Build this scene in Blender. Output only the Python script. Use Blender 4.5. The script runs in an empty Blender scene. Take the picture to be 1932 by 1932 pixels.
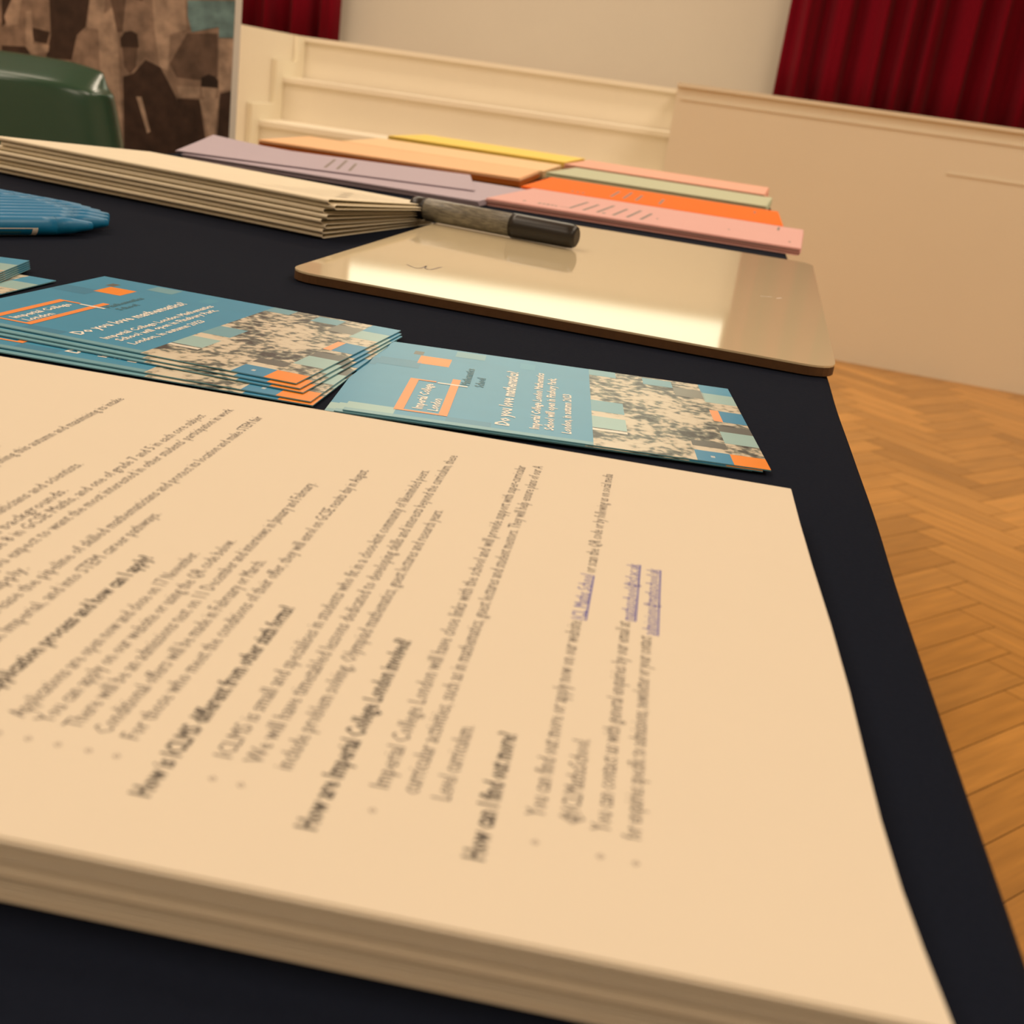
import bpy, bmesh, math, random
from mathutils import Vector, Matrix, Euler

# ------------------------------------------------------------------ camera, world, light, exposure
SC = bpy.context.scene
COL = SC.collection
TZ = 730.0                      # height of the table top above the hall floor, mm
MM = 0.001

def P(x, y, z=0.0):
    """mm, measured from the near right corner of the handout pile, z from the table top"""
    return Vector((x * MM, y * MM, (z + TZ) * MM))

cam_data = bpy.data.cameras.new('camera')
cam = bpy.data.objects.new('camera', cam_data)
COL.objects.link(cam)
cam.location = P(-49.6186, -115.7228, 106.338)
cam.rotation_euler = (1.2207948, -0.1326913, 0.1358311)
cam_data.sensor_width = 36.0
cam_data.lens = 2200.0 / 1932.0 * 36.0
cam_data.clip_start = 0.005
cam_data.clip_end = 60
cam_data.dof.use_dof = True
cam_data.dof.focus_distance = 0.43
cam_data.dof.aperture_fstop = 25.0
SC.camera = cam

world = bpy.data.worlds.new('world')
SC.world = world
world.use_nodes = True
world.node_tree.nodes['Background'].inputs[0].default_value = (1.0, 0.85, 0.65, 1)
world.node_tree.nodes['Background'].inputs[1].default_value = 0.05

SC.view_settings.view_transform = 'Standard'
SC.view_settings.look = 'None'
SC.view_settings.gamma = 1
SC.view_settings.exposure = -1.26
SC.view_settings.use_curve_mapping = False

def lamp(name, x, y, z, sx, sy, power, col, rot=(0, 0, 0)):
    d = bpy.data.lights.new(name, 'AREA')
    d.shape = 'RECTANGLE'
    d.size, d.size_y = sx, sy
    d.energy = power
    d.color = col
    o = bpy.data.objects.new(name, d)
    o.location = P(x, y, z)
    o.rotation_euler = rot
    COL.objects.link(o)
    return o

WARM = (1.0, 0.84, 0.66)
for (lx, ly, pw) in ((-2200, 600, 100), (1800, 600, 100), (-2200, 3000, 80), (1800, 3000, 80),
                     (-2200, -2200, 80), (1800, -2200, 80)):
    lamp('hall_ceiling_lamp', lx, ly, 2950, 1.3, 1.3, pw, WARM)
lamp('stage_ceiling_lamp', -900, 5000, 2950, 2.2, 0.5, 150, WARM)

# ------------------------------------------------------------------ materials
def new_mat(name, rough=0.6, spec=0.5):
    m = bpy.data.materials.new(name)
    m.use_nodes = True
    nt = m.node_tree
    b = nt.nodes['Principled BSDF']
    b.inputs['Roughness'].default_value = rough
    b.inputs['Specular IOR Level'].default_value = spec
    return m, nt, b

def N(nt, kind, **kw):
    n = nt.nodes.new(kind)
    for k, v in kw.items():
        setattr(n, k, v)
    return n

def mat(name, col, rough=0.6, spec=0.5, var=0.0, scale=30.0, bump=0.0, metal=0.0, sheen=0.0, detail=4.0):
    """plain colour broken up by procedural noise"""
    m, nt, b = new_mat(name, rough, spec)
    b.inputs['Metallic'].default_value = metal
    if sheen:
        b.inputs['Sheen Weight'].default_value = sheen
    tc = N(nt, 'ShaderNodeTexCoord')
    no = N(nt, 'ShaderNodeTexNoise')
    no.inputs['Scale'].default_value = scale
    no.inputs['Detail'].default_value = detail
    nt.links.new(tc.outputs['Object'], no.inputs['Vector'])
    mx = N(nt, 'ShaderNodeMix', data_type='RGBA')
    mx.inputs[6].default_value = tuple(max(0, c * (1 - var)) for c in col) + (1,)
    mx.inputs[7].default_value = tuple(min(1, c * (1 + var)) for c in col) + (1,)
    nt.links.new(no.outputs['Fac'], mx.inputs[0])
    nt.links.new(mx.outputs[2], b.inputs['Base Color'])
    if bump:
        bp = N(nt, 'ShaderNodeBump')
        bp.inputs['Strength'].default_value = bump
        bp.inputs['Distance'].default_value = 0.001
        nt.links.new(no.outputs['Fac'], bp.inputs['Height'])
        nt.links.new(bp.outputs['Normal'], b.inputs['Normal'])
    return m

def attr_mat(name, rough=0.5, spec=0.5, var=0.06, scale=60.0):
    """ink colours stored per face in the colour attribute 'ink'"""
    m, nt, b = new_mat(name, rough, spec)
    at = N(nt, 'ShaderNodeAttribute', attribute_name='ink')
    tc = N(nt, 'ShaderNodeTexCoord')
    no = N(nt, 'ShaderNodeTexNoise')
    no.inputs['Scale'].default_value = scale
    nt.links.new(tc.outputs['Object'], no.inputs['Vector'])
    mr = N(nt, 'ShaderNodeMapRange')
    mr.inputs[1].default_value = 0.3
    mr.inputs[2].default_value = 0.7
    mr.inputs[3].default_value = 1 - var
    mr.inputs[4].default_value = 1 + var
    nt.links.new(no.outputs['Fac'], mr.inputs[0])
    vm = N(nt, 'ShaderNodeVectorMath', operation='SCALE')
    nt.links.new(at.outputs['Color'], vm.inputs[0])
    nt.links.new(mr.outputs[0], vm.inputs['Scale'])
    nt.links.new(vm.outputs[0], b.inputs['Base Color'])
    return m

def crowd_mat(name):
    """a black-and-white crowd photograph as it prints: broken dark and light blotches"""
    m, nt, b = new_mat(name, 0.35, 0.5)
    tc = N(nt, 'ShaderNodeTexCoord')
    a = N(nt, 'ShaderNodeTexNoise')
    a.inputs['Scale'].default_value = 48
    a.inputs['Detail'].default_value = 2
    f = N(nt, 'ShaderNodeTexNoise')
    f.inputs['Scale'].default_value = 300
    f.inputs['Detail'].default_value = 3
    v = N(nt, 'ShaderNodeTexVoronoi')
    v.inputs['Scale'].default_value = 260
    for n in (a, f, v):
        nt.links.new(tc.outputs['Object'], n.inputs['Vector'])
    m1 = N(nt, 'ShaderNodeMath', operation='MULTIPLY_ADD')
    m1.inputs[1].default_value = 1.0
    nt.links.new(a.outputs['Fac'], m1.inputs[0])
    m2 = N(nt, 'ShaderNodeMath', operation='MULTIPLY_ADD')
    m2.inputs[1].default_value = 0.75
    m2.inputs[2].default_value = -0.375
    nt.links.new(f.outputs['Fac'], m2.inputs[0])
    nt.links.new(m2.outputs[0], m1.inputs[2])
    m3 = N(nt, 'ShaderNodeMath', operation='MULTIPLY_ADD')
    m3.inputs[1].default_value = 0.18
    nt.links.new(v.outputs['Distance'], m3.inputs[0])
    nt.links.new(m1.outputs[0], m3.inputs[2])
    cr = N(nt, 'ShaderNodeValToRGB')
    e = cr.color_ramp.elements
    e[0].position, e[0].color = 0.42, (0.035, 0.035, 0.034, 1)
    e[1].position, e[1].color = 0.74, (0.70, 0.64, 0.50, 1)
    e1 = e.new(0.51); e1.color = (0.12, 0.14, 0.12, 1)
    e2 = e.new(0.575); e2.color = (0.27, 0.28, 0.22, 1)
    e3 = e.new(0.63); e3.color = (0.58, 0.52, 0.40, 1)
    nt.links.new(m3.outputs[0], cr.inputs[0])
    nt.links.new(cr.outputs[0], b.inputs['Base Color'])
    return m

M = {}
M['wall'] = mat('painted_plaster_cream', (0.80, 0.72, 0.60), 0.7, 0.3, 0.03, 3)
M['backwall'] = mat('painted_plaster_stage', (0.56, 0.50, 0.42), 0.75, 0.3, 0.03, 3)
M['panel'] = mat('painted_board_cream', (0.83, 0.76, 0.60), 0.5, 0.4, 0.03, 2)
M['step'] = mat('painted_step_cream', (0.82, 0.74, 0.60), 0.6, 0.4, 0.03, 3)
M['ceiling'] = mat('ceiling_paint', (0.8, 0.76, 0.68), 0.8, 0.2, 0.02, 2)
M['cloth'] = mat('navy_cloth', (0.0085, 0.0115, 0.0215), 0.95, 0.05, 0.15, 900, 0.15)
M['paper'] = mat('handout_paper', (0.79, 0.71, 0.57), 0.75, 0.2, 0.01, 40)
M['newsprint'] = mat('newsletter_paper', (0.86, 0.78, 0.60), 0.7, 0.25, 0.04, 60)
M['ink'] = mat('dark_ink', (0.10, 0.085, 0.08), 0.6, 0.3, 0.05, 200)
M['ink_bold'] = mat('bold_ink', (0.04, 0.035, 0.033), 0.6, 0.3, 0.05, 200)
M['ink_pale'] = mat('pale_ink', (0.25, 0.2, 0.18), 0.6, 0.3, 0.05, 200)
M['ink_link'] = mat('link_ink', (0.10, 0.10, 0.42), 0.6, 0.3, 0.05, 200)
M['white_ink'] = mat('white_ink', (0.88, 0.86, 0.80), 0.4, 0.4, 0.02, 200)
M['grey_ink'] = mat('slate_ink', (0.04, 0.18, 0.26), 0.4, 0.4, 0.02, 200)
M['orange_ink'] = mat('orange_ink', (0.95, 0.30, 0.06), 0.35, 0.5, 0.03, 200)
M['print'] = attr_mat('printed_card', 0.33, 0.5, 0.03, 60)
M['crowd'] = crowd_mat('printed_crowd_photo')
M['banner'] = attr_mat('printed_banner', 0.5, 0.4, 0.35, 38)
M['board'] = mat('whiteboard_face', (0.76, 0.65, 0.43), 0.05, 0.6, 0.01, 10)
M['board'].node_tree.nodes['Principled BSDF'].inputs['IOR'].default_value = 1.6
M['mdf'] = mat('hardboard_brown', (0.11, 0.055, 0.022), 0.7, 0.3, 0.2, 300)
M['black'] = mat('black_plastic', (0.012, 0.010, 0.008), 0.35, 0.5, 0.05, 100)
M['blue'] = mat('blue_pen_plastic', (0.003, 0.19, 0.42), 0.42, 0.5, 0.05, 100)
M['blue_dark'] = mat('deep_blue_plastic', (0.006, 0.11, 0.28), 0.3, 0.5, 0.05, 100)
M['green'] = mat('green_chair_plastic', (0.022, 0.075, 0.045), 0.22, 0.6, 0.1, 8, 0.0)
M['steel'] = mat('grey_steel', (0.45, 0.45, 0.46), 0.35, 0.5, 0.05, 40, metal=0.9)
M['wood'] = mat('table_ply', (0.40, 0.26, 0.14), 0.5, 0.4, 0.2, 25)
M['pole'] = mat('banner_aluminium', (0.6, 0.6, 0.6), 0.4, 0.5, 0.04, 40, metal=0.8)

def velvet(name, col):
    m = mat(name, col, 0.85, 0.04, 0.15, 120, 0.2, sheen=0.03)
    m.node_tree.nodes['Principled BSDF'].inputs['Sheen Roughness'].default_value = 0.5
    return m
M['velvet'] = velvet('red_velvet', (0.135, 0.002, 0.008))

def barrel_mat():
    """grey marker barrel with fine rows of unreadable small print"""
    m, nt, b = new_mat('marker_barrel_grey', 0.4, 0.5)
    tc = N(nt, 'ShaderNodeTexCoord')
    mp = N(nt, 'ShaderNodeMapping')
    mp.inputs['Scale'].default_value = (160, 1100, 1100)
    no = N(nt, 'ShaderNodeTexNoise')
    no.inputs['Scale'].default_value = 1.0
    nt.links.new(tc.outputs['Object'], mp.inputs[0])
    nt.links.new(mp.outputs[0], no.inputs['Vector'])
    cr = N(nt, 'ShaderNodeValToRGB')
    e = cr.color_ramp.elements
    e[0].position, e[0].color = 0.40, (0.13, 0.12, 0.095, 1)
    e[1].position, e[1].color = 0.62, (0.25, 0.235, 0.18, 1)
    nt.links.new(no.outputs['Fac'], cr.inputs[0])
    nt.links.new(cr.outputs[0], b.inputs['Base Color'])
    return m
M['barrel'] = barrel_mat()

def oak_mat():
    m, nt, b = new_mat('oak_parquet', 0.32, 0.5)
    at = N(nt, 'ShaderNodeAttribute', attribute_name='ink')
    uv = N(nt, 'ShaderNodeUVMap')
    mp = N(nt, 'ShaderNodeMapping')
    mp.inputs['Scale'].default_value = (6, 70, 1)
    no = N(nt, 'ShaderNodeTexNoise')
    no.inputs['Scale'].default_value = 1.0
    no.inputs['Detail'].default_value = 5
    nt.links.new(uv.outputs[0], mp.inputs[0])
    nt.links.new(mp.outputs[0], no.inputs['Vector'])
    mr = N(nt, 'ShaderNodeMapRange')
    mr.inputs[1].default_value = 0.25
    mr.inputs[2].default_value = 0.75
    mr.inputs[3].default_value = 0.80
    mr.inputs[4].default_value = 1.18
    nt.links.new(no.outputs['Fac'], mr.inputs[0])
    vm = N(nt, 'ShaderNodeVectorMath', operation='SCALE')
    nt.links.new(at.outputs['Color'], vm.inputs[0])
    nt.links.new(mr.outputs[0], vm.inputs['Scale'])
    nt.links.new(vm.outputs[0], b.inputs['Base Color'])
    return m
M['oak'] = oak_mat()
M['gap'] = mat('parquet_gap', (0.16, 0.08, 0.03), 0.8, 0.2, 0.1, 20)

# ------------------------------------------------------------------ helpers
def tag(o, label=None, cat=None, group=None, kind=None):
    if label: o['label'] = label
    if cat: o['category'] = cat
    if group: o['group'] = group
    if kind: o['kind'] = kind
    return o

def empty(name, loc, rz=0.0):
    o = bpy.data.objects.new(name, None)
    o.empty_display_size = 0.02
    COL.objects.link(o)
    o.location = loc
    o.rotation_euler = (0, 0, rz)
    return o

def link(name, me, parent=None, loc=None, rz=0.0):
    o = bpy.data.objects.new(name, me)
    COL.objects.link(o)
    if parent: o.parent = parent
    if loc is not None: o.location = loc
    o.rotation_euler = (0, 0, rz)
    return o

class MB:
    """collects vertices (mm, local) and faces, with a material slot and an ink colour per face"""
    def __init__(self):
        self.v, self.f, self.m, self.c, self.s = [], [], [], [], []
    def face(self, pts, mi=0, col=(1, 1, 1), smooth=False):
        n = len(self.v)
        self.v += [tuple(p) for p in pts]
        self.f.append(tuple(range(n, n + len(pts))))
        self.m.append(mi); self.c.append(col); self.s.append(smooth)
    def grid(self, rows, mi=0, col=(1, 1, 1), smooth=True, closed=False):
        n = len(self.v); w = len(rows[0])
        for r in rows: self.v += [tuple(p) for p in r]
        for i in range(len(rows) - 1):
            for j in range(w if closed else w - 1):
                k = (j + 1) % w
                self.f.append((n + i * w + j, n + i * w + k, n + (i + 1) * w + k, n + (i + 1) * w + j))
                self.m.append(mi); self.c.append(col); self.s.append(smooth)
    def box(self, x0, x1, y0, y1, z0, z1, mi=0, col=(1, 1, 1)):
        a = [(x0, y0, z0), (x1, y0, z0), (x1, y1, z0), (x0, y1, z0), (x0, y0, z1), (x1, y0, z1), (x1, y1, z1), (x0, y1, z1)]
        for q in ((3, 2, 1, 0), (4, 5, 6, 7), (0, 1, 5, 4), (1, 2, 6, 5), (2, 3, 7, 6), (3, 0, 4, 7)):
            self.face([a[i] for i in q], mi, col)
    def prism(self, pts, z0, z1, mi=0, col=(1, 1, 1), side_mi=None):
        """pts counter-clockwise"""
        s = mi if side_mi is None else side_mi
        self.face([(x, y, z1) for x, y in pts], mi, col)
        self.face([(x, y, z0) for x, y in reversed(pts)], s, col)
        for i in range(len(pts)):
            a, b = pts[i], pts[(i + 1) % len(pts)]
            self.face([(a[0], a[1], z0), (b[0], b[1], z0), (b[0], b[1], z1), (a[0], a[1], z1)], s, col)
    def lathe_x(self, prof, seg=24, mi=0, cap=True):
        """profile of (x, radius) turned about the x axis"""
        rows = [[(x, r * math.cos(2 * math.pi * k / seg), r * math.sin(2 * math.pi * k / seg)) for k in range(seg)] for x, r in prof]
        self.grid(rows, mi, closed=True)
        if cap:
            self.face(list(reversed(rows[0])), mi); self.face(rows[-1], mi)
    def mesh(self, name, mats, weld=True):
        me = bpy.data.meshes.new(name)
        me.from_pydata([(x * MM, y * MM, z * MM) for x, y, z in self.v], [], self.f)
        for m in mats: me.materials.append(m)
        at = me.color_attributes.new('ink', 'FLOAT_COLOR', 'CORNER')
        li = 0
        for p, mi, c, s in zip(me.polygons, self.m, self.c, self.s):
            p.material_index = mi; p.use_smooth = s
            for l in p.loop_indices: at.data[l].color = (c[0], c[1], c[2], 1)
        if weld:
            bm = bmesh.new(); bm.from_mesh(me)
            bmesh.ops.remove_doubles(bm, verts=bm.verts, dist=1e-7)
            bmesh.ops.recalc_face_normals(bm, faces=bm.faces)
            bm.to_mesh(me); bm.free()
        me.update()
        return me
    def build(self, name, mats, parent=None, loc=None, rz=0.0, weld=True):
        return link(name, self.mesh(name, mats, weld), parent, loc, rz)

def tube(mb, pts, r, seg=12, mi=0):
    pts = [Vector(p) for p in pts]
    rows = []
    for i, p in enumerate(pts):
        d = (pts[min(i + 1, len(pts) - 1)] - pts[max(i - 1, 0)]).normalized()
        u = d.cross(Vector((0, 0, 1)))
        if u.length < 1e-3: u = d.cross(Vector((0, 1, 0)))
        u.normalize(); w = d.cross(u)
        rows.append([tuple(p + u * r * math.cos(2 * math.pi * k / seg) + w * r * math.sin(2 * math.pi * k / seg)) for k in range(seg)])
    mb.grid(rows, mi, closed=True)
    mb.face(list(reversed(rows[0])), mi); mb.face(rows[-1], mi)

def text_block(name, items, mats, parent=None, z=0.0, loc=None):
    """items: (string, x, y0, y1 or None, size, material index, bold) - baseline runs along +y, letters stand towards -x.
    y1 fixes where the line ends. All lines become ONE mesh."""
    vs, fs, ms = [], [], []
    for (s, x, y0, y1, size, mi, bold) in items:
        cu = bpy.data.curves.new('t', 'FONT')
        cu.body = s; cu.size = size * MM; cu.resolution_u = 1
        if bold: cu.offset = size * MM * (0.022 if bold == 1 else 0.03)
        ob = bpy.data.objects.new('t', cu)
        COL.objects.link(ob)
        dg = bpy.context.evaluated_depsgraph_get()
        me = bpy.data.meshes.new_from_object(ob.evaluated_get(dg))
        if len(me.vertices):
            xs = [v.co.x for v in me.vertices]
            x0, x1 = min(xs), max(xs)
            k = ((y1 - y0) * MM / (x1 - x0)) if (y1 is not None and x1 > x0) else 1.0
            n = len(vs)
            for v in me.vertices:
                vs.append((x * MM - v.co.y, y0 * MM + (v.co.x - x0) * k, z * MM))
            for p in me.polygons:
                fs.append(tuple(n + i for i in p.vertices)); ms.append(mi)
        bpy.data.objects.remove(ob); bpy.data.curves.remove(cu); bpy.data.meshes.remove(me)
    me = bpy.data.meshes.new(name)
    me.from_pydata(vs, [], fs)
    for m in mats: me.materials.append(m)
    for p, mi in zip(me.polygons, ms): p.material_index = mi
    me.update()
    return link(name, me, parent, loc)

def copy_tree(o, parent=None):
    c = o.copy(); COL.objects.link(c)
    if parent is not None: c.parent = parent
    for ch in list(o.children): copy_tree(ch, c)
    return c

# ------------------------------------------------------------------ the hall
XL, XR, YN, YB, ZC = -4600, 4600, -4200, 6600, 3000
FL = -TZ
wall_set = [
    ('wall_back', (XL, XR, YB, YB + 120, FL, ZC)),
    ('wall_left', (XL - 120, XL, YN, YB, FL, ZC)),
    ('wall_right', (XR, XR + 120, YN, YB, FL, ZC)),
    ('wall_rear', (XL, XR, YN - 120, YN, FL, ZC)),
]
for nm, b in wall_set:
    mb = MB(); mb.box(*b)
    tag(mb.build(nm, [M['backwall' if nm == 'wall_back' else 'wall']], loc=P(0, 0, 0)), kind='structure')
mb = MB(); mb.box(XL, XR, YN, YB, ZC, ZC + 100)
tag(mb.build('ceiling', [M['ceiling']], loc=P(0, 0, 0)), kind='structure')

# herringbone oak parquet, one mesh
rng = random.Random(4)
mb = MB()
W, NN = 80.0, 4
g = 1.6
ca = math.radians(45)
uvs = []
fl_v, fl_f, fl_m, fl_c = [], [], [], []
mb.face([(XL, YN, -1.5), (XR, YN, -1.5), (XR, YB, -1.5), (XL, YB, -1.5)], 1)
uvs.append([(0, 0)] * 4)
def block(a0, b0, a1, b1, vertical):
    pts = [(a0 + g / 2, b0 + g / 2), (a1 - g / 2, b0 + g / 2), (a1 - g / 2, b1 - g / 2), (a0 + g / 2, b1 - g / 2)]
    wp = [(x * math.cos(ca) - y * math.sin(ca) + 30, x * math.sin(ca) + y * math.cos(ca) + 1000) for x, y in pts]
    cx = sum(p[0] for p in wp) / 4; cy = sum(p[1] for p in wp) / 4
    if not (XL + 150 < cx < XR - 150 and -1500 < cy < 4800): return
    t = rng.random()
    base = (0.42 + 0.14 * t, 0.195 + 0.075 * t, 0.038 + 0.022 * t)
    k = rng.uniform(0.86, 1.1)
    mb.face([(x, y, 0) for x, y in wp], 0, tuple(c * k for c in base))
    o = rng.uniform(0, 50)
    if vertical: uvs.append([(o + (q[1] - b0) / 1000, o + (q[0] - a0) / 1000) for q in pts])
    else: uvs.append([(o + (q[0] - a0) / 1000, o + (q[1] - b0) / 1000) for q in pts])
R_ = 160
for i in range(-R_, R_):
    for j in range(-40, 40):
        a, b = (i + NN * j) * W, (i - NN * j) * W
        if abs(a) > 9000 or abs(b) > 9000: continue
        block(a, b, a + NN * W, b + W, False)
        block(a + NN * W, b + (1 - NN) * W, a + (NN + 1) * W, b + W, True)
me = mb.mesh('floor', [M['oak'], M['gap']], weld=False)
uvl = me.uv_layers.new(name='grain')
for p, uv in zip(me.polygons, uvs):
    for l, q in zip(p.loop_indices, uv): uvl.data[l].uv = q
tag(link('floor', me, loc=P(0, 0, FL)), kind='structure')

# stage: boarded front either side of a flight of steps
SZ = 195
mb = MB()
c0 = (-70, 4679); dx, dy = 0.9888, -0.1496
Lp = 4650
def fr(s, off=0): return (c0[0] + dx * s - dy * off * -1 * -1, c0[1] + dy * s + dx * off)
mb.prism([fr(0), fr(Lp), (XR, YB), (-70, YB)], FL, SZ)
o = mb.build('wall_stage_right', [M['panel']], loc=P(0, 0, 0)); tag(o, kind='structure')
mb = MB()
mb.prism([(XL, 4680), (-1850, 4680), (-1850, YB), (XL, YB)], FL, SZ)
tag(mb.build('wall_stage_left', [M['step']], loc=P(0, 0, 0)), kind='structure')
mb = MB()
mb.box(-1850, -70, 5600, YB, FL, SZ)
tag(mb.build('wall_stage_back', [M['step']], loc=P(0, 0, 0)), kind='structure')

# capping rail along the boarded stage front, with the rail below it
def rail(name, s0, s1, z0, z1, out):
    mb = MB()
    ax, ay = fr(s0); bx, by = fr(s1)
    nx, ny = dy * out, -dx * out
    mb.prism([(ax + nx, ay + ny), (bx + nx, by + ny), (bx, by), (ax, ay)], z0, z1)
    return tag(mb.build(name, [M['panel']], loc=P(0, 0, 0)), kind='structure')
rail('trim_1', 0, Lp, SZ - 4, SZ + 10, 14)
rail('trim_2', 20, Lp, SZ - 50, SZ - 42, 5)
rail('trim_3', 1040, Lp, 17, 23, 4)

# the steps in the recess
mb = MB()
lv = [SZ, 10, -175, -360, -545, FL]
yy = 5600
prof_steps = MB()
for k in range(1, 5):
    z = lv[k]
    y0, y1 = 5600 - 290 * k, 5600 - 290 * (k - 1)
    prof_steps.box(-1848, -72, y0, y1 if k > 1 else 5598, FL + 1, z - 22)
    prof_steps.box(-1848, -72, y0 - 20, y1 if k > 1 else 5576, z - 22, z)      # tread with its nosing
st = prof_steps.build('stage_steps', [M['step']], loc=P(-960, 5100, FL), weld=False)
for v in st.data.vertices: v.co -= Vector((-0.96, 5.1, FL * MM))
tag(st, 'cream painted steps rising to the stage between the boarded fronts', 'steps')
# stepped skirting against the left side of the recess
mb = MB()
pts = [(5600, 195), (5600, 195)]
prof = []
for k in range(5):
    y = 5600 - 290 * k; z = (SZ - 185 * k) + 70
    if k == 0: prof += [(5599, min(z, SZ - 2)), (y - 110, min(z, SZ - 2))]
    else: prof += [(y + 180, z), (y - 110, z)]
prof = [p for p in prof]
lower = [(y, z - 110) for (y, z) in reversed(prof)]
poly = prof + [(prof[-1][0], FL), (5599, FL)]
sd = MB()
sd.face([(-1825, y, z) for y, z in poly]); sd.face([(-1849, y, z) for y, z in reversed(poly)])
for i in range(len(poly)):
    a, b = poly[i], poly[(i + 1) % len(poly)]
    sd.face([(-1825, a[0], a[1]), (-1849, a[0], a[1]), (-1849, b[0], b[1]), (-1825, b[0], b[1])])
tag(sd.build('trim_4', [M['panel']], loc=P(0, 0, 0)), kind='structure')

# capping of the stage edge behind the steps
mb = MB(); mb.box(-1850, -70, 5578, 5600, SZ - 20, SZ)
tag(mb.build('trim_5', [M['step']], loc=P(0, 0, 0)), kind='structure')

def curtain(name, x0, x1, y, z0, z1, seed, label, amp=62):
    r = random.Random(seed)
    n = int((x1 - x0) / 12)
    xs = [x0 + (x1 - x0) * i / n for i in range(n + 1)]
    ph = 0; phs = []
    wl = 170
    for i in range(n + 1):
        if i % 9 == 0: wl = r.uniform(110, 250)
        ph += 2 * math.pi * ((x1 - x0) / n) / wl; phs.append(ph)
    mb = MB()
    rows = []
    for k in range(13):
        t = k / 12; z = z0 + (z1 - z0) * t
        rows.append([(x + 8 * math.sin(phs[i] * 0.5 + t * 2) * (1 - t),
                      y + amp * (0.8 * math.sin(phs[i]) + 0.25 * math.sin(2.3 * phs[i] + 1.3 + t)) * (1.05 - 0.25 * t), z) for i, x in enumerate(xs)])
    back = [[(p[0], p[1] + 5, p[2]) for p in row] for row in rows]
    mb.grid(rows); mb.grid(back)
    for edge in (0, -1):
        mb.grid([rows[edge], back[edge]], smooth=False)
        mb.grid([[q[edge] for q in rows], [q[edge] for q in back]], smooth=False)
    ctr = ((x0 + x1) / 2, y, z0)
    mb.v = [(a - ctr[0], b - ctr[1], c - ctr[2]) for a, b, c in mb.v]
    o = mb.build(name, [M['velvet']], loc=P(*ctr))
    return tag(o, label, 'curtain', 'dark red stage curtains')
curtain('stage_curtain', 412, 3400, 6420, SZ + 2, 2900, 3, 'wide dark red curtain hanging to the right of the pale stage wall')
curtain('stage_curtain', -3400, -1905, 6420, SZ + 2, 2900, 8, 'dark red curtain hanging at the left beside the printed banner')

# projected screen high on the pale wall (its lower part is what the whiteboard mirrors)
scr = empty('projection_screen', P(-690, 6590, 975))
mb = MB(); mb.box(-1085, 1085, -22, -16, 20, 1250)
m, nt, b = new_mat('lit_projection', 0.6, 0.2)
b.inputs['Base Color'].default_value = (0.8, 0.85, 0.78, 1)
b.inputs['Emission Color'].default_value = (0.86, 1.0, 0.78, 1)
b.inputs['Emission Strength'].default_value = 2.7
mb.build('screen_surface', [m], scr)
mb = MB(); mb.box(-1100, 1100, -26, 0, 0, 20); mb.box(-1100, 1100, -26, 0, 1250, 1290)
mb.box(-1100, -1085, -26, 0, 20, 1250); mb.box(1085, 1100, -26, 0, 20, 1250); mb.box(-1085, 1085, -14, 0, 20, 1250)
mb.build('screen_frame', [M['wall']], scr)
tag(scr, 'bright screen on the stage wall, mirrored pale green in the whiteboard', 'screen')

# ------------------------------------------------------------------ table and cloth
TA = -math.atan(0.0495)          # table runs very slightly across the handouts
tab = empty('trestle_table', P(14.5, 0, FL), TA)
TW, T0, T1 = 600, -330, 1960
mb = MB(); mb.box(-TW + 4, -4, T0 + 4, T1 - 4, TZ - 28, TZ - 3)
mb.build('tabletop', [M['wood']], tab)
for sx in (-TW + 70, -70):
    for sy in (T0 + 160, T1 - 160):
        mb = MB(); tube(mb, [(sx, sy, 0), (sx, sy, TZ - 28)], 14)
        mb.build('leg', [M['steel']], tab)
for sy in (T0 + 160, T1 - 160):
    mb = MB(); tube(mb, [(-TW + 82, sy, 180), (-82, sy, 180)], 10)
    mb.build('crossbar', [M['steel']], tab)
tag(tab, 'long table hidden under the navy cloth', 'table')

rng = random.Random(11)
def cloth_noise(x, y):
    return (0.5 * math.sin(x * 0.017 + y * 0.004 + 1) * math.sin(y * 0.011 - x * 0.006) +
            0.35 * math.sin(y * 0.031 + x * 0.013) * math.sin(x * 0.005 + 2))
def cloth_point(s, t, drop=560):
    """s across (0 = right edge, negative = left), t along; outside the top it hangs down"""
    r = 5.0
    over_x = max(s, -TW - s, 0); over_y = max(t - T1, T0 - t, 0)
    x = min(max(s, -TW), 0); y = min(max(t, T0), T1)
    z = 0.45 * (cloth_noise(x, y) - 0.8)
    edge = max(over_x, over_y)
    if edge > 0:
        a = min(edge / (r * math.pi / 2), 1) * math.pi / 2
        out = r * math.sin(a) - 0
        dz = r * (1 - math.cos(a)) + max(edge - r * math.pi / 2, 0)
        fold = min(dz / 200, 1) * 14 * (math.sin((y if over_x > 0 else x) * 0.028 + 0.6) + 0.4 * math.sin((y if over_x > 0 else x) * 0.061))
        if over_x > 0 and over_y > 0:
            q = 0.707 * (out + abs(fold) + 6)
            x += q if s > 0 else -q; y += q if t > T1 else -q
        elif over_x > 0: x += (out + fold + 14 * min(dz / 200, 1)) * (1 if s > 0 else -1)
        else: y += (out + fold + 14 * min(dz / 200, 1)) * (1 if t > T1 else -1)
        z -= dz
    return (x - 0.0, y, z)
def axis(a, b, step):
    out = [2, 4, 6, 8, 20, 50, 100, 160, 230, 310, 400, 500, 570]
    n = int((b - a) / step)
    return [a - q for q in reversed(out)] + [a + (b - a) * i / n for i in range(n + 1)] + [b + q for q in out]
mb = MB()
mb.grid([[cloth_point(s, t) for s in axis(-TW, 0, 15)] for t in axis(T0, T1, 15)])
cl = mb.build('tablecloth', [M['cloth']], loc=P(14.5, 0, 0), rz=TA)
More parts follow.
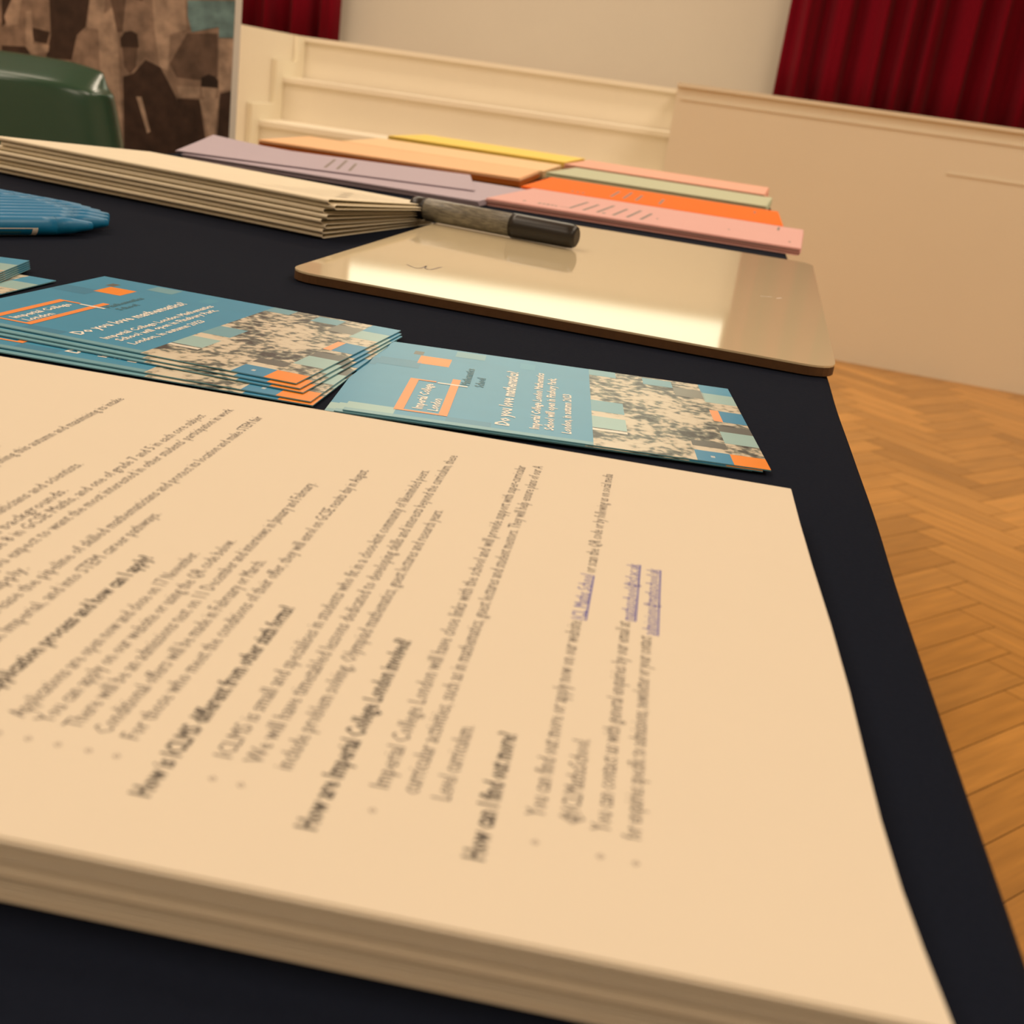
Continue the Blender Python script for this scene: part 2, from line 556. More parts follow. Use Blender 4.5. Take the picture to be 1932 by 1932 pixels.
tag(cl, 'dark navy cloth spread over the long table and hanging down its sides', 'tablecloth')

# ------------------------------------------------------------------ pile of printed handouts (front)
HT, HL, HD = 9.9, 285, 209
edge = [(0, 0.6), (14, -0.4), (26, -1.0), (43, -1.2), (62, -0.8), (85, -0.2), (115, 0), (150, -0.3), (180, -0.3), (209, 0)]
def sheet_mesh(name, th):
    mb = MB()
    pts = [(-HL, 0)] + [(x, y) for y, x in edge] + [(-HL, HD)]
    mb.prism(pts, 0, th)
    return mb.mesh(name, [M['paper']])
NS = 60
th = HT / NS
low = sheet_mesh('handout_sheet', th * 0.96)
rng = random.Random(2)
off = 0
for k in range(NS - 1):
    off = 0.6 * off + rng.uniform(-0.2, 0.2)
    o = link('handout_sheet', low, None, P(off * 0.7 + rng.uniform(-0.15, 0.15), rng.uniform(-0.3, 0.3) + off * 0.8, k * th + 0.02),
             rng.uniform(-0.0006, 0.0006))
    tag(o, 'white paper sheet inside the thick foreground pile, below the printed top sheet', 'paper', 'sheets of the foreground handout pile')
top = link('handout_sheet', sheet_mesh('handout_top_sheet', th * 0.96), None, P(0, 0, (NS - 1) * th + 0.02))
tag(top, 'printed white information sheet lying on top of the thick foreground pile', 'paper', 'sheets of the foreground handout pile')
S, B_ = 4.15, 4.4
TX = [
 ("The aim of the school is to widen access to mathematics, and its location is in North London", -224.5, 26, 150, S, 0, 0),
 ("The Department for Education is funding a new maths school, opening this autumn and maximising its intake", -190.2, 26, 187.5, S, 0, 0),
 ("with a shared aim and expertise, and located close to the university team.", -193.0 - 3.6, 26, 134.6, S, 0, 0),
 ("What will the school do for young mathematicians and scientists.", -174.4, 26, 132.1, S, 0, 0),
 ("It will be open to students of all backgrounds.", -169.2, 26, 114.7, S, 0, 0),
 ("Applicants will need to have a grade 8 in GCSE Maths, and one of grade 7 and 5 in each core subject", -165.3, 26, 184.9, S, 0, 0),
 ("any school and post code. If you expect to want the most interested in other students' participation in work", -160.8, 26, 194.4, S, 0, 0),
 ("to apply.", -156.0, 58, 74.1, S, 0, 0),
 ("Its mission is to increase the pipeline of skilled mathematicians and protect its location and make STEM fair", -151.3, 26, 192.0, S, 0, 0),
 ("at university, at Imperial, and into STEM career pathways.", -146.0, 26, 110.8, S, 0, 0),
 ("What is the application process and how can I apply?", -138.0, 13.6, 88.6, B_, 1, 1),
 ("Applications are open now and close on 17 November.", -130.7, 26.2, 94.2, S, 0, 0),
 ("You can apply on our website or using the QR code below.", -126.4, 26.2, 103.5, S, 0, 0),
 ("There will be an admissions test on 11 December and interviews in January and February.", -122.0, 26.2, 146.0, S, 0, 0),
 ("Conditional offers will be made in February or March.", -117.4, 26.2, 96.2, S, 0, 0),
 ("For those who meet the conditions of their offer, they will enrol on GCSE results day in August.", -113.0, 26.2, 162.4, S, 0, 0),
 ("How is ICLMS different from other sixth forms?", -105.6, 13.5, 77.9, B_, 1, 1),
 ("ICLMS is small and specialises in students who fit in a close-knit community of likeminded peers.", -98.7, 26.1, 170.2, S, 0, 0),
 ("We will have timetabled lessons dedicated to developing skills and interests beyond the curriculum, these", -94.2, 26.1, 186.8, S, 0, 0),
 ("include problem solving, Olympiad mathematics, guest lectures and research years.", -89.7, 26.1, 142.6, S, 0, 0),
 ("How are Imperial College London involved?", -82.2, 13.4, 73.2, B_, 1, 1),
 ("Imperial College London will have close links with the school and will provide support with super-curricular", -75.3, 26.1, 187.8, S, 0, 0),
 ("curricular activities, such as in mathematics, guest lectures and student mentors. They will help ensure plans of our A", -70.9, 26.1, 190.2, S, 0, 0),
 ("Level curriculum.", -66.2, 26.1, 47.5, S, 0, 0),
 ("How can I find out more?", -59.3, 14.0, 47.6, B_, 1, 1),
 ("You can find out more or apply now on our website", -52.5, 26.4, 94.4, S, 0, 0),
 ("ICL Maths School", -51.9, 95.4, 119.0, S, 2, 0),
 ("or scan the QR code or by following us on social media", -51.6, 120.5, 193.7, S, 0, 0),
 ("@ICLMathsSchool.", -47.6, 26.3, 50.1, S, 0, 0),
 ("You can contact us with general enquiries by our email at", -43.0, 25.8, 98.0, S, 0, 0),
 ("mathsschool@icl.ac.uk", -42.2, 99.0, 129.9, S, 2, 0),
 ("for enquiries specific to admissions, newsletter or your contact", -38.6, 25.4, 93.0, S, 0, 0),
 ("admissions@mathsschool.uk", -37.7, 94.1, 128.9, S, 2, 0),
]
TX = [(s, x + 1.15, a, b, sz, mi, bo) for (s, x, a, b, sz, mi, bo) in TX]
for bx, by in ((-43.1, 19.9), (-38.2, 19.9), (-52.2, 20.2), (-75.2, 20.2), (-94.2, 20.1), (-98.4, 20.3), (-113, 21.2), (-117.2, 21.2), (-121.8, 21.2), (-126.3, 21.2), (-130.8, 21.2)):
    TX.append(("o", bx + 0.8, by - 0.5, by + 0.7, 2.6, 3, 0))
t = text_block('printed_text', TX, [M['ink'], M['ink_bold'], M['ink_link'], M['ink_pale']], top, th * 0.96 + 0.03)
# underlines of the links
mb = MB()
for x, a, b in ((-51.0, 95.4, 119), (-41.2, 99, 129.9), (-36.6, 94.1, 128.9)):
    x += 0.2
    mb.face([(x, a, 0), (x + 0.35, a, 0), (x + 0.35, b, 0), (x, b, 0)])
mb.build('link_underline', [M['ink_link']], top, loc=(0, 0, (th * 0.96 + 0.03) * MM))

# ------------------------------------------------------------------ leaflets
TEAL = (0.035, 0.30, 0.52); LT = (0.34, 0.56, 0.56); BL = (0.03, 0.27, 0.50); DT = (0.03, 0.24, 0.42)
MT = (0.16, 0.40, 0.50); OR = (0.95, 0.29, 0.02); ORP = (0.98, 0.40, 0.16); GR = (0.12, 0.13, 0.12); WH = (0.8, 0.76, 0.66)
LFT = 0.36
def leaf_mesh():
    mb = MB()
    U, V, t = 140.0, 111.0, LFT
    mb.box(-U, 0, 0, V, 0, t, 0, MT)
    def patch(u0, u1, v0, v1, col, lvl=1, mi=0):
        z = t + 0.025 * lvl
        mb.face([(u0, v0, z), (u1, v0, z), (u1, v1, z), (u0, v1, z)], mi, col)
    patch(-U, -58, 0, V, TEAL, 1)
    patch(-58, 0, 0, V, (1, 1, 1), 1, 1)
    for q in ((-U, -124, 0, 11, LT), (-U, -58, 0, 3.4, MT), (-U, -124, 70, 82, DT), (-107, -92, 3.4, 9, DT), (-128.8, -125, 93.5, 99.5, GR),
              (-125.6, -113.2, 79, 92.5, OR), (-112.5, -100.5, 99, 109, MT), (-86, -80, 94, 104, (0.05, 0.34, 0.54)),
              (-58, -47, 101, V, MT), (-36, -24, 98, 109, MT), (-58, -46, 44, 60, MT), (-58, -46, 22, 37, LT), (-58, -46, 18.5, 21, WH),
              (-12.6, 0, 97, V, (0.05, 0.33, 0.56)), (-12.6, 0, 82, 97, LT), (-12.4, -9, 54, 70, ORP), (-9, 0, 54, 70, BL),
              (-12, 0, 25, 40, LT), (-12, 0, 40, 48, GR), (-24, -12, 17, 24, GR), (-24, -12, 0, 12, BL), (-12, 0, 0, 12, OR), (-19, -17.6, 5, 7, WH),
              (-24, -12, 86, 100, (0.22, 0.23, 0.2))):
        patch(*q[:4], q[4], 2 if q[4] != ORP else 3)
    me = mb.mesh('leaflet', [M['print'], M['crowd']], weld=False)
    return me
leaf_me = leaf_mesh()
def make_leaflet():
    o = link('leaflet', leaf_me)
    z = LFT + 0.11
    items = [("Do you love mathematics?", -86.2, 8, 87, 6.6, 0, 2),
             ("Imperial College London Mathematics", -76.2, 9, 91, 4.5, 0, 2),
             ("School will open in Finsbury Park,", -71.3, 10, 85, 4.5, 0, 2),
             ("London, in autumn 2023", -65.4, 9, 62.5, 4.5, 0, 2),
             ("Imperial College", -115.8, 13.5, 49, 4.8, 0, 2), ("London", -110.6, 13.5, 30, 4.8, 0, 2),
             ("Mathematics", -103.2, 54.5, 82, 4.6, 1, 2), ("School", -98.0, 54.5, 69, 4.6, 1, 2)]
    text_block('printed_text', items, [M['white_ink'], M['grey_ink']], o, z)
    mb = MB()
    def q(u0, u1, v0, v1, zz, mi):
        mb.face([(u0, v0, zz), (u1, v0, zz), (u1, v1, zz), (u0, v1, zz)], mi)
    q(-124.8, -121.6, 9, 54, z, 0); q(-109.8, -106.8, 9, 61, z, 0)
    q(-121.6, -109.8, 9, 10.6, z, 0); q(-121.6, -115.2, 52.4, 54, z, 0)
    q(-114.6, -103.6, 51.4, 53, z + 0.02, 1)
    mb.build('logo', [M['orange_ink'], M['white_ink']], o, weld=False)
    return o
first = make_leaflet()
used = [False]
def place_leaf(x, y, z, a, label, group, fan):
    o = first if not used[0] else copy_tree(first)
    used[0] = True
    o.location = P(x, y, z); o.rotation_euler = (0, 0, a)
    return tag(o, label, 'leaflet', group)
G1 = 'teal leaflets in the left stack'; G2 = 'teal leaflets in the right stack'; G0 = 'teal leaflets at the left frame edge'
place_leaf(-6.5, 253.4, 0.3, 0.093, 'lowest leaflet of the right teal stack, its left end showing furthest left', G2, 1)
place_leaf(-3.2, 252.6, 0.85, 0.091, 'middle leaflet of the right teal stack, peeping out left under the top one', G2, 1)
place_leaf(-0.6, 253.3, 1.4, 0.088, 'top leaflet of the right stack beside the printed handouts, lit pale teal', G2, 1)
spots = [(-150.8, 243.6, -0.012, 'bottom leaflet of the left teal stack, its orange corner furthest to the right front'),
         (-152.2, 245.6, -0.030, 'second leaflet from the bottom of the left teal stack'),
         (-157.0, 252.6, -0.080, 'middle leaflet of the left teal stack'),
         (-158.8, 254.8, -0.088, 'second leaflet from the top of the left teal stack'),
         (-161.2, 258.0, -0.100, 'top leaflet of the left teal stack, overlapping the right stack at its corner')]
for k, (x, y, a, lb) in enumerate(spots): place_leaf(x, y, 0.3 + 0.62 * k, a, lb, G1, 1)
place_leaf(-309.5, 258, 0.3, -0.04, 'leaflet lying flat under the pile at the left frame edge', G0, 1)
for k in range(5):
    nm = ('lowest leaflet', 'second lowest leaflet', 'middle leaflet', 'second highest leaflet', 'topmost leaflet')[k]
    place_leaf(-305.5 - 0.4 * k, 273 + 0.5 * k, 1.0 + 0.75 * k, 0.17, nm + ' of the small skewed pile at the left frame edge', G0, 1)

# ------------------------------------------------------------------ whiteboard and marker
wb = empty('mini_whiteboard', P(0, 0, 0))
def rounded(pts, r, n=7):
    out = []
    for i in range(len(pts)):
        a, b, c = Vector(pts[i - 1]), Vector(pts[i]), Vector(pts[(i + 1) % len(pts)])
        p, q = b + (a - b).normalized() * r, b + (c - b).normalized() * r
        for k in range(n + 1):
            t = k / n
            out.append(tuple((1 - t) ** 2 * p + 2 * t * (1 - t) * b + t * t * q))
    return out
cor = [(-231, 460.5), (41.5, 425.5), (77, 862), (-202, 890)]
rp = rounded(cor, 17)
mb = MB(); mb.prism(rp, 0.3, 4.4)
mb.build('backing', [M['mdf']], wb)
mb = MB(); mb.prism(rp, 4.4, 5.3)
mb.build('writing_surface', [M['board']], wb)
def stroke(mb, pts, w, z):
    for i in range(len(pts) - 1):
        a, b = Vector(pts[i]), Vector(pts[i + 1])
        d = (b - a).normalized(); n = Vector((-d.y, d.x)) * w / 2
        a2, b2 = a - d * w / 3, b + d * w / 3
        mb.face([(*(a2 - n), z), (*(b2 - n), z), (*(b2 + n), z), (*(a2 + n), z)])
mb = MB()
pts = [(-185, 535), (-182, 531), (-178, 527), (-176, 530), (-175, 540), (-174, 532), (-172, 529), (-170, 531), (-168, 542), (-167, 545)]
stroke(mb, pts, 1.1, 5.34)
mb.build('pen_scribble', [M['ink_pale']], wb, weld=False)
mb = MB()
stroke(mb, [(20, 628), (27, 632)], 0.7, 5.34)
mb.build('light_scuff', [M['white_ink']], wb, weld=False)
mb = MB(); stroke(mb, [(30, 629), (33, 634)], 0.9, 5.34)
mb.build('light_scuff', [M['white_ink']], wb, weld=False)
tag(wb, 'rounded cream mini whiteboard with brown edge lying under the black marker', 'whiteboard')

mk = empty('marker_pen', P(-104.5, 716.5, 14.0))
dvec = Vector((-231 + 104.5, 754 - 716.5)); ang = math.atan2(dvec.y, dvec.x); ml = dvec.length
mk.rotation_euler = (0, 0, ang)
mb = MB(); mb.lathe_x([(0, 5.5), (0.8, 7.0), (3, 8.0), (7, 8.4), (46, 8.6), (50, 8.6)], 32)
mb.lathe_x([(50, 8.6), (50.6, 8.0)], 32)
mb.build('cap', [M['black']], mk)
mb = MB(); mb.lathe_x([(49.5, 7.8), (49.6, 8.15), (ml - 13, 8.15), (ml - 12, 7.8)], 32)
mb.build('barrel', [M['barrel']], mk)
mb = MB(); mb.lathe_x([(ml - 13, 7.9), (ml - 3.5, 7.9), (ml - 1, 7.3), (ml, 6.0)], 32)
mb.build('end_plug', [M['black']], mk)
tag(mk, 'capped black marker with grey barrel lying across the mini whiteboard', 'marker')

# ------------------------------------------------------------------ blue pens
def make_pen():
    o = empty('ballpoint_pen', P(0, 0, 0))
    mb = MB(); mb.lathe_x([(-128, 4.4), (-127.5, 5.0), (-30, 5.0), (-22, 4.8)], 20); mb.build('barrel', [M['blue']], o)
    mb = MB(); mb.lathe_x([(-22, 4.8), (-12, 4.1), (-4, 2.8), (0, 2.1)], 20); mb.build('tip_cone', [M['blue']], o)
    mb = MB(); mb.lathe_x([(-138, 2.4), (-137, 3.0), (-128, 3.0)], 16); mb.build('push_button', [M['blue_dark']], o)
    return o
pd = math.atan2(0.835, 0.55)
pn = Vector((-0.835, 0.55)); pdv = Vector((0.55, 0.835))
ords = ('front', 'second', 'third', 'fourth', 'fifth', 'sixth', 'seventh', 'eighth', 'ninth', 'tenth')
pens = []
for k in range(11):
    b = 10.4 * k
    a = 0.0 if k == 0 else (15.5 if k == 1 else min(15.5 + (b - 10) * 0.62, 29.5) - max(0, (b - 62) * 0.45))
    lb = ('blue pen nearest the leaflets, with a white outlined label' if k == 0 else
          'rearmost blue pen of the row at the left frame edge' if k == 10 else
          '%s blue pen counted from the leaflets in the row at the left edge' % ords[k])
    pens.append((a, b, 0, lb))
pen0 = make_pen()
for i, (a, b, lay, lb) in enumerate(pens):
    o = pen0 if i == 0 else copy_tree(pen0)
    q = Vector((-353.4, 499.0)) + pdv * a + pn * b
    o.location = P(q.x, q.y, 5.6 + lay * 9.4 - 0.3)
    o.rotation_euler = (0, 0, pd)
    tag(o, lb, 'pen', 'blue pens side by side at the left frame edge')
mb = MB()       # label wrapped on the side facing the camera: white outline
def wrap(x0, x1, a0, a1, r, mi=0, n=8):
    rows = [[(x, r * math.cos(math.radians(a0 + (a1 - a0) * k / n)), r * math.sin(math.radians(a0 + (a1 - a0) * k / n))) for x in (x0, x1)] for k in range(n + 1)]
    mb.grid(rows, mi)
wrap(-110, -33, -118, -104, 5.06); wrap(-36, -33, -176, -104, 5.06); wrap(-110, -33, -176, -170, 5.06); wrap(-56, -42, -155, -138, 5.07, 1)
mb.build('white_label', [M['white_ink'], M['grey_ink']], pen0, weld=False)

# ------------------------------------------------------------------ folded newsletters
NL, ND = 276, 172
def booklet_mesh(seed):
    """folded sheets nested in each other, fold towards the camera"""
    r = random.Random(seed)
    mb = MB()
    nx = 14
    def loop(y0, zb, hn, hf, t):
        zm = zb + hn / 2
        sp = [(y0 + 3.2, zb), (y0 + 1.0, zb + 0.12 * hn), (y0 + 0.1, zb + 0.32 * hn), (y0, zm), (y0 + 0.1, zb + 0.68 * hn), (y0 + 1.0, zb + 0.88 * hn), (y0 + 3.2, zb + hn)]
        def up(y): return zb + hn + (hf - hn) * min(1, (y / ND) ** 0.75)
        outer = [(ND, zb), (ND * 0.5, zb)] + sp + [(25, up(25)), (60, up(60)), (105, up(105)), (ND, up(ND))]
        inner = []
        for i, (y, z) in enumerate(outer):
            if i < 3: inner.append((y, z + t))
            elif i > 7: inner.append((y, z - t))
            else: inner.append((y + t, zm + (z - zm) * (1 - t / (hn / 2))))
        return outer + list(reversed(inner))
    for prof, ph in ((loop(0, 0.0, 3.15, 1.8, 0.42), 0), (loop(2.6, 0.5, 2.1, 0.85, 0.30), 1)):
        if ph == 1: prof = [(min(y, ND - 2), z) for y, z in prof]
        rows = []
        sh = r.uniform(-1.5, 1.5) * ph
        for i in range(nx + 1):
            t = i / nx; x = -NL * t - (sh + 0.8 if i == 0 else 0) * ph
            wob = 0.5 * math.sin(t * 5 + seed)
            rows.append([(x - 0.055 * y, y + wob, z) for y, z in prof])
        mb.grid(rows, 0, closed=True, smooth=False)
        m = len(prof)
        for end in (rows[0], rows[-1]):
            for q in range(m // 2 - 1):
                mb.face([end[q], end[q + 1], end[m - 2 - q], end[m - 1 - q]])
    return mb.mesh('newsletter', [M['newsprint']])
bms = [booklet_mesh(s) for s in range(3)]
na = math.atan2(78, -265) - math.pi
NB = 8
rng = random.Random(21)
topn = None
for k in range(NB):
    nm = link('newsletter', bms[k % 3])
    sh = rng.uniform(-4.5, 4.5) if k > 3 else rng.uniform(-3.5, -0.5); fw = rng.uniform(-2.2, 2.2)
    tilt = -(3.15 - 1.8) * k / ND
    wx, wy = -256.0, 616.0
    dxn = Vector((math.cos(na), math.sin(na))); dyn = Vector((-dxn.y, dxn.x))
    q = Vector((wx, wy)) + dxn * sh + dyn * (fw + (NB - k) * 0.0)
    nm.location = P(q.x, q.y, 0.3 + 3.19 * k)
    nm.rotation_mode = 'QUATERNION'
    nm.rotation_quaternion = (Matrix.Rotation(na + rng.uniform(-0.006, 0.006), 3, 'Z') @ Matrix.Rotation(tilt, 3, 'X')).to_quaternion()
    if k == NB - 1:
        tag(nm, 'topmost folded white newsletter of the thick pile behind the pens', 'newsletter', 'pile of folded newsletters'); topn = nm
    elif k == 0:
        tag(nm, 'lowest folded white newsletter, resting on the navy cloth under the pile', 'newsletter', 'pile of folded newsletters')
    else:
        tag(nm, 'folded white newsletter in the middle of the thick pile behind the pens', 'newsletter', 'pile of folded newsletters')
mb = MB()
for i in range(9):
    y = 20 + i * 13
    mb.face([(-12 - 2, y, 0), (-12 - rng.uniform(40, 70), y, 0), (-70, y + 1.1, 0), (-14, y + 1.1, 0)])
for i, y in enumerate((40, 66, 92)):
    x0 = -20 - i * 14
    mb.face([(x0, y, 0), (x0 + 3, y, 0), (x0 + 3, y + 14, 0), (x0, y + 14, 0)])
# faint print follows the sloping cover
for i, v in enumerate(mb.v):
    y = v[1]; zz = 3.15 - 1.35 * (max(y, 0) / ND) ** 0.75
    mb.v[i] = (v[0], v[1], zz + 0.25)
pr = mb.build('faint_print', [mat('faint_grey_print', (0.55, 0.5, 0.4), 0.7, 0.2, 0.05, 100)], topn, weld=False)

# ------------------------------------------------------------------ coloured paper piles
def paper_mat(name, col): return mat(name, col, 0.8, 0.15, 0.02, 40)
CM = {'pink': paper_mat('pink_paper', (0.80, 0.48, 0.45)), 'orange': paper_mat('orange_paper', (0.98, 0.20, 0.02)),
      'pale green': paper_mat('pale_green_paper', (0.58, 0.62, 0.44)), 'salmon': paper_mat('salmon_pink_paper', (0.90, 0.50, 0.38)),
      'lilac': paper_mat('lilac_paper', (0.52, 0.45, 0.53)), 'peach': paper_mat('peach_paper', (0.93, 0.60, 0.34)),
      'pale peach': paper_mat('pale_peach_paper', (0.94, 0.68, 0.40)), 'yellow': paper_mat('yellow_paper', (0.95, 0.74, 0.18)),
      'dark orange': paper_mat('dark_orange_paper', (0.72, 0.22, 0.04))}
def pile(x, y, a, Lx, Dy, h, n, colour, where, seed, colour2=None, split=0, bend=None, jit=1.3):
    r = random.Random(seed)
    th = h / n
    nx = 10
    def sheet(mname):
        mb = MB()
        f = bend or (lambda t: 0)
        rows_t = [[(-Lx * i / nx, Dy * j, th * 0.92 + f(i / nx) * (0.05 + 0.95 * j)) for j in (0, 1)] for i in range(nx + 1)]
        rows_b = [[(p[0], p[1], p[2] - th * 0.92) for p in row] for row in rows_t]
        mb.grid(rows_t, smooth=False); mb.grid(rows_b, smooth=False)
        for e in (0, -1):
            mb.grid([rows_t[e], rows_b[e]], smooth=False)
            mb.grid([[q[e] for q in rows_t], [q[e] for q in rows_b]], smooth=False)
        return mb.mesh('paper_sheet', [CM[mname]])
    me1 = sheet(colour); me2 = sheet(colour2) if colour2 else None
    grp = '%s papers %s' % (colour, where)
    o = None
    for k in range(n):
        c2 = colour2 and k < split
        o = link('paper_sheet', me2 if c2 else me1, None, P(x + r.uniform(-jit, jit), y + r.uniform(-jit, jit), 0.35 + k * th), a + r.uniform(-0.004, 0.004))
        if k == n - 1: tag(o, 'topmost %s sheet of the pile %s' % (colour, where), 'paper', grp)
        else: tag(o, '%s sheet within the pile %s' % (colour2 if c2 else colour, where), 'paper', grp)
    return o, th
WH1 = 'right behind the whiteboard on the right'
p1, t1 = pile(76, 958, -0.108, 290, 207, 6.5, 14, 'pink', 'directly behind the mini whiteboard', 31)
p2, t2 = pile(78, 1168, -0.05, 282, 207, 7, 14, 'orange', 'between the pink and pale green piles', 32)
p3, t3 = pile(76, 1390, -0.11, 280, 200, 10, 18, 'pale green', 'behind the bright orange pile', 33)
p4, t4 = pile(88, 1600, -0.10, 288, 207, 12, 20, 'salmon', 'furthest back on the right', 34)
def curl(t): return 0.0
p5, t5 = pile(-214, 963, -0.10, 294, 207, 5, 12, 'lilac', 'behind the newsletters', 35, bend=curl)
p5b, t5b = pile(-233, 1048, 0.19, 286, 190, 1.6, 4, 'lilac', 'slewed across the lilac pile, left corner lifted', 39, bend=lambda t: 6 * max(0, (t - 0.7) / 0.3) ** 1.4)
for q in [o for o in bpy.data.objects if o.get('group') == 'lilac papers slewed across the lilac pile, left corner lifted']: q.location.z += 5.15 * MM
p6, t6 = pile(-214, 1246, -0.01, 308, 186, 10, 16, 'peach', 'behind the lilac pile', 36, 'dark orange', 11)
p7, t7 = pile(-208, 1436, -0.03, 270, 190, 10, 16, 'pale peach', 'between the peach and yellow piles', 37)
p8, t8 = pile(-200, 1640, -0.08, 268, 190, 14, 18, 'yellow', 'furthest back on the left', 38)
# printing on the pink, orange and lilac top sheets (rows too small to read)
def rows_on(o, th_, blocks):
    mb = MB(); r = random.Random(5)
    for (x, y, w, d) in blocks:
        mb.face([(x, y, 0), (x + w, y, 0), (x + w, y + d, 0), (x, y + d, 0)])
    mb.build('printed_text', [M['ink_pale']], o, loc=(0, 0, (th_ * 0.92 + 0.12) * MM), weld=False)
rows_on(p1, t1, [(-262, 26, 2.5, 9), (-247, 24, 2.5, 12), (-243, 26, 2.5, 10), (-239, 25, 2.5, 12), (-235, 27, 2.5, 9), (-231, 26, 2.5, 7), (-226, 30, 8, 2),
                 (-218, 30, 3, 95), (-205, 30, 3, 85), (-192, 32, 3, 100), (-186, 30, 3, 10), (-176, 28, 3, 90), (-163, 30, 3, 95), (-150, 30, 3, 80), (-138, 60, 2, 8),
                 (-70, 70, 2, 6), (-26, 150, 2.2, 40), (-12, 40, 2, 10)])
rows_on(p2, t2, [(-232, 26, 3, 12), (-226, 26, 3, 12), (-220, 26, 3, 12), (-190, 40, 3, 100), (-176, 40, 3, 110), (-162, 40, 3, 90), (-136, 40, 3, 80), (-30, 120, 2.2, 30)])
rows_on(p5b, t5b, [(-150, 30, 3, 120), (-138, 30, 3, 130), (-126, 30, 3, 100)])

# ------------------------------------------------------------------ green chair beside the table
ch = empty('plastic_chair', P(-1098, 1600, FL))
def shell():
    mb = MB()
    rows = []
    # (height, half width, how far the surface steps back): near-upright back, then a sloping top lip
    prof = [(430, 300, 0), (520, 283, 6), (640, 255, 13), (720, 236, 18), (748, 229, 20), (756, 226, 22), (760, 222, 27), (764, 219, 34),
            (776, 212, 62), (785, 206, 82), (788, 198, 92)]
    nx = 24
    front, back = [], []
    for k, (z, w, ins) in enumerate(prof):
        fr_, bk = [], []
        for i in range(nx + 1):
            u = -1 + 2 * i / nx
            x = w * u
            e = abs(u) ** 10
            curve = 50 * u * u
            th_ = 40 if k < 7 else max(6, 40 - (ins - 27) * 0.5)
            droop = -9 * e if k > 4 else 0
            fr_.append((x, -120 + ins + curve + e * 14, z + droop)); bk.append((x, -120 + 110 + curve - e * 14, z + droop - (0 if k < 7 else 2)))
        front.append(fr_); back.append(bk)
    ring = [front[k] + list(reversed(back[k])) for k in range(len(prof))]
    mb.grid(ring, closed=True)
    mb.face(list(reversed(ring[0]))); mb.face(ring[-1], smooth=True)
    return mb
o = shell().build('backrest', [M['green']], ch)
bv = o.modifiers.new('soft', 'SUBSURF'); bv.levels = 1; bv.render_levels = 2
mb = MB()
rows = []
for j in range(9):
    t = j / 8
    rows.append([(220 * math.sin((-1 + 2 * i / 12) * math.pi / 2), -80 + 420 * t, 432 - 14 * math.cos((-1 + 2 * i / 12) * math.pi / 2) * math.sin(math.pi * t) - (12 if j == 8 else 0)) for i in range(13)])
low_rows = [[(x, y, z - 12) for x, y, z in r] for r in rows]
mb.grid(rows); mb.grid(low_rows)
for e in (0, -1):
    mb.grid([rows[e], low_rows[e]], smooth=False); mb.grid([[q[e] for q in rows], [q[e] for q in low_rows]], smooth=False)
mb.build('seat', [M['green']], ch)
for sx in (-1, 1):
    for y0, y1 in ((-60, -110), (300, 340)):
        mb = MB(); tube(mb, [(sx * 180, y0, 420), (sx * 195, (y0 + y1) / 2, 210), (sx * 205, y1, 0)], 11)
        mb.build('leg', [M['steel']], ch)
tag(ch, 'dark green glossy plastic chair standing beyond the newsletters', 'chair')

# ------------------------------------------------------------------ printed banner
bn = empty('roll_up_banner', P(-1285, 2060, FL))
mb = MB()
BC = {'b': (0.32, 0.22, 0.165), 'd': (0.055, 0.030, 0.022), 'l': (0.46, 0.33, 0.25), 'm': (0.15, 0.095, 0.07), 't': (0.17, 0.29, 0.31), 'k': (0.03, 0.017, 0.013), 'w': (0.80, 0.74, 0.62)}
BX0, BX1, BZ0, BZ1 = -1720, -846, FL + 90, 1250
ox, oy, oz = -1285, 2060, FL
mb.box(BX0 - ox, BX1 - ox, -4, -2, BZ0 - oz, BZ1 - oz, 1, BC['w'])
def bpoly(c, pts, lvl):
    mb.face([(x - ox, -4 - 0.03 * lvl, z - oz) for x, z in pts], 0, BC[c])
bpoly('b', [(BX0 + 10, BZ0), (BX1 - 12, BZ0), (BX1 - 12, BZ1), (BX0 + 10, BZ1)], 1)
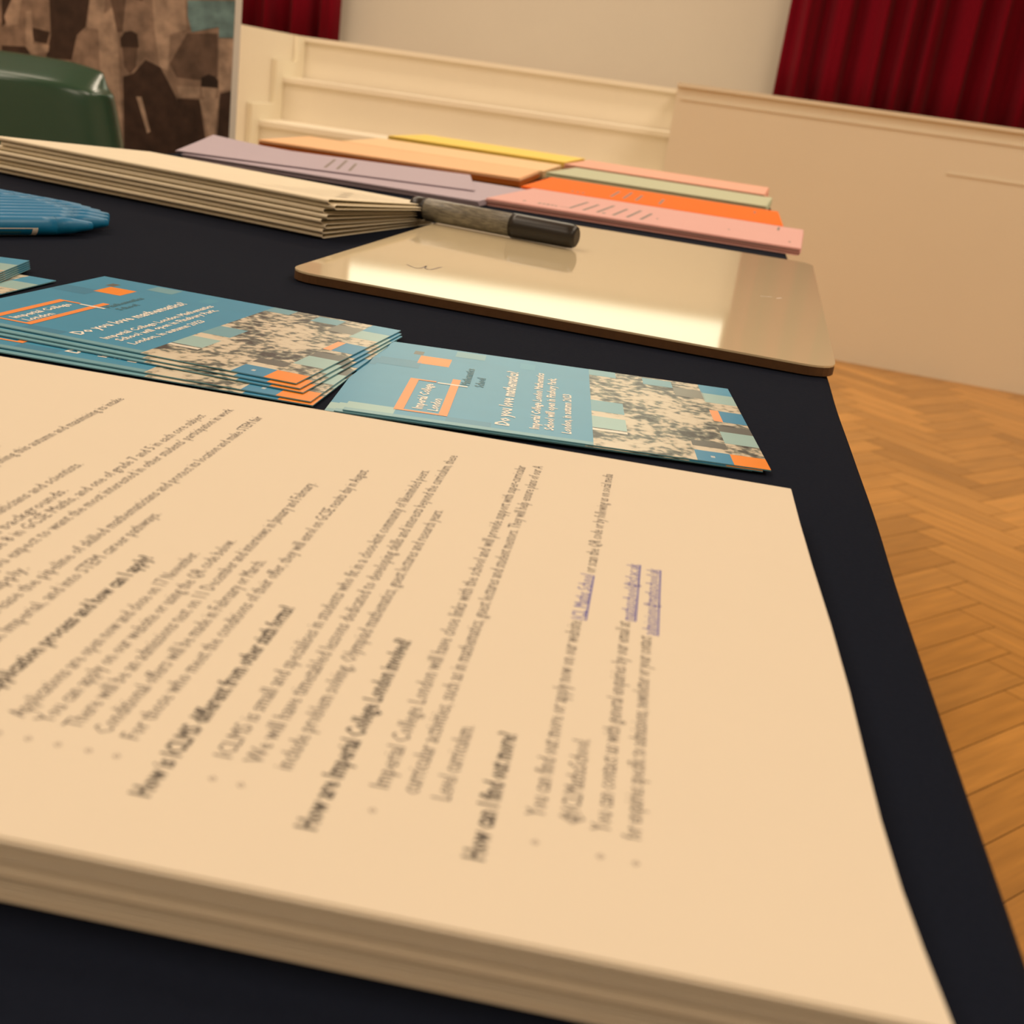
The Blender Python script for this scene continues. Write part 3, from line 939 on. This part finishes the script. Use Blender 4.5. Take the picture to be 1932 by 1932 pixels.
BP = [
('d',[(-1208,141),(-1127,151),(-1137,105),(-1154,88),(-1164,44),(-1214,41),(-1204,82)]),
('d',[(-1243,91),(-1206,87),(-1212,66),(-1236,67)]),
('d',[(-1298,129),(-1257,134),(-1278,105),(-1299,84)]),
('l',[(-1252,117),(-1241,119),(-1238,62),(-1207,64),(-1209,52),(-1253,40)]),
('l',[(-1294,103),(-1268,133),(-1255,135),(-1268,93),(-1289,86)]),
('d',[(-1300,52),(-1253,56),(-1238,37),(-1300,39)]),
('l',[(-1127,151),(-1099,154),(-1105,102),(-1134,103)]),
('l',[(-1114,121),(-1079,126),(-1062,-108),(-1077,-110),(-1109,36)]),
('m',[(-1096,154),(-1019,164),(-1031,136),(-1061,141),(-1067,105),(-1077,103)]),
('l',[(-1015,164),(-953,172),(-946,124),(-977,111),(-978,50),(-995,54),(-1007,121)]),
('m',[(-945,118),(-888,125),(-885,51),(-918,42),(-962,41),(-976,62)]),
('d',[(-1064,28),(-1044,37),(-1022,63),(-993,54),(-961,5),(-952,-102),(-1059,-117)]),
('m',[(-1067,80),(-1038,82),(-1040,49),(-1051,35),(-1062,46)]),
('d',[(-1071,93),(-1063,105),(-1050,109),(-1039,105),(-1035,82),(-1069,79)]),
('l',[(-1038,-3),(-1028,-2),(-1009,-61),(-1015,-65)]),
('d',[(-960,4),(-917,8),(-895,-94),(-957,-103)]),
('d',[(-878,24),(-858,30),(-858,-88),(-882,-92)]),
('l',[(-885,117),(-858,120),(-858,32),(-881,28)]),
('l',[(-917,8),(-880,16),(-886,-60),(-894,-61)]),
('l',[(-961,26),(-916,30),(-917,11),(-956,6)]),
('l',[(-914,30),(-885,33),(-887,15),(-899,6),(-911,14)]),
('k',[(-915,31),(-915,46),(-902,54),(-888,51),(-883,45),(-883,32)]),
('t',[(-946,173),(-858,183),(-858,121),(-885,118),(-886,136),(-936,121),(-945,147)]),
]
for i, (c, pts) in enumerate(BP):
    up = [(x, z + (25 if z > 125 and c != 't' else 0)) for x, z in pts]
    bpoly(c, up, 2 + i)
rb = random.Random(6)
for i in range(60):             # the rest of the printed crowd scene, out of frame
    x = rb.uniform(BX0 + 30, BX1 - 120); z = rb.choice([rb.uniform(230, 1100), rb.uniform(-560, -180)])
    w, h = rb.uniform(30, 90), rb.uniform(40, 140)
    bpoly(rb.choice('ddmlbt'), [(x, z), (x + w, z + rb.uniform(-10, 10)), (x + w * 0.8, z + h), (x + w * 0.1, z + h * 0.9)], 26 + i)
mb.build('banner_sheet', [M['banner'], M['white_ink']], bn, weld=False)
mb = MB(); mb.box(BX0 - ox - 10, BX1 - ox + 2, -50, 50, 0, 90); mb.build('base_cassette', [M['pole']], bn)
mb = MB(); tube(mb, [(0, 10, 88), (0, 10, BZ1 - oz)], 9); mb.build('support_pole', [M['pole']], bn)
mb = MB(); mb.box(BX0 - ox, BX1 - ox, -2, 14, BZ1 - oz - 25, BZ1 - oz + 5); mb.build('top_rail', [M['pole']], bn)
tag(bn, 'tall printed banner with a brown crowd photograph and teal squares', 'banner')
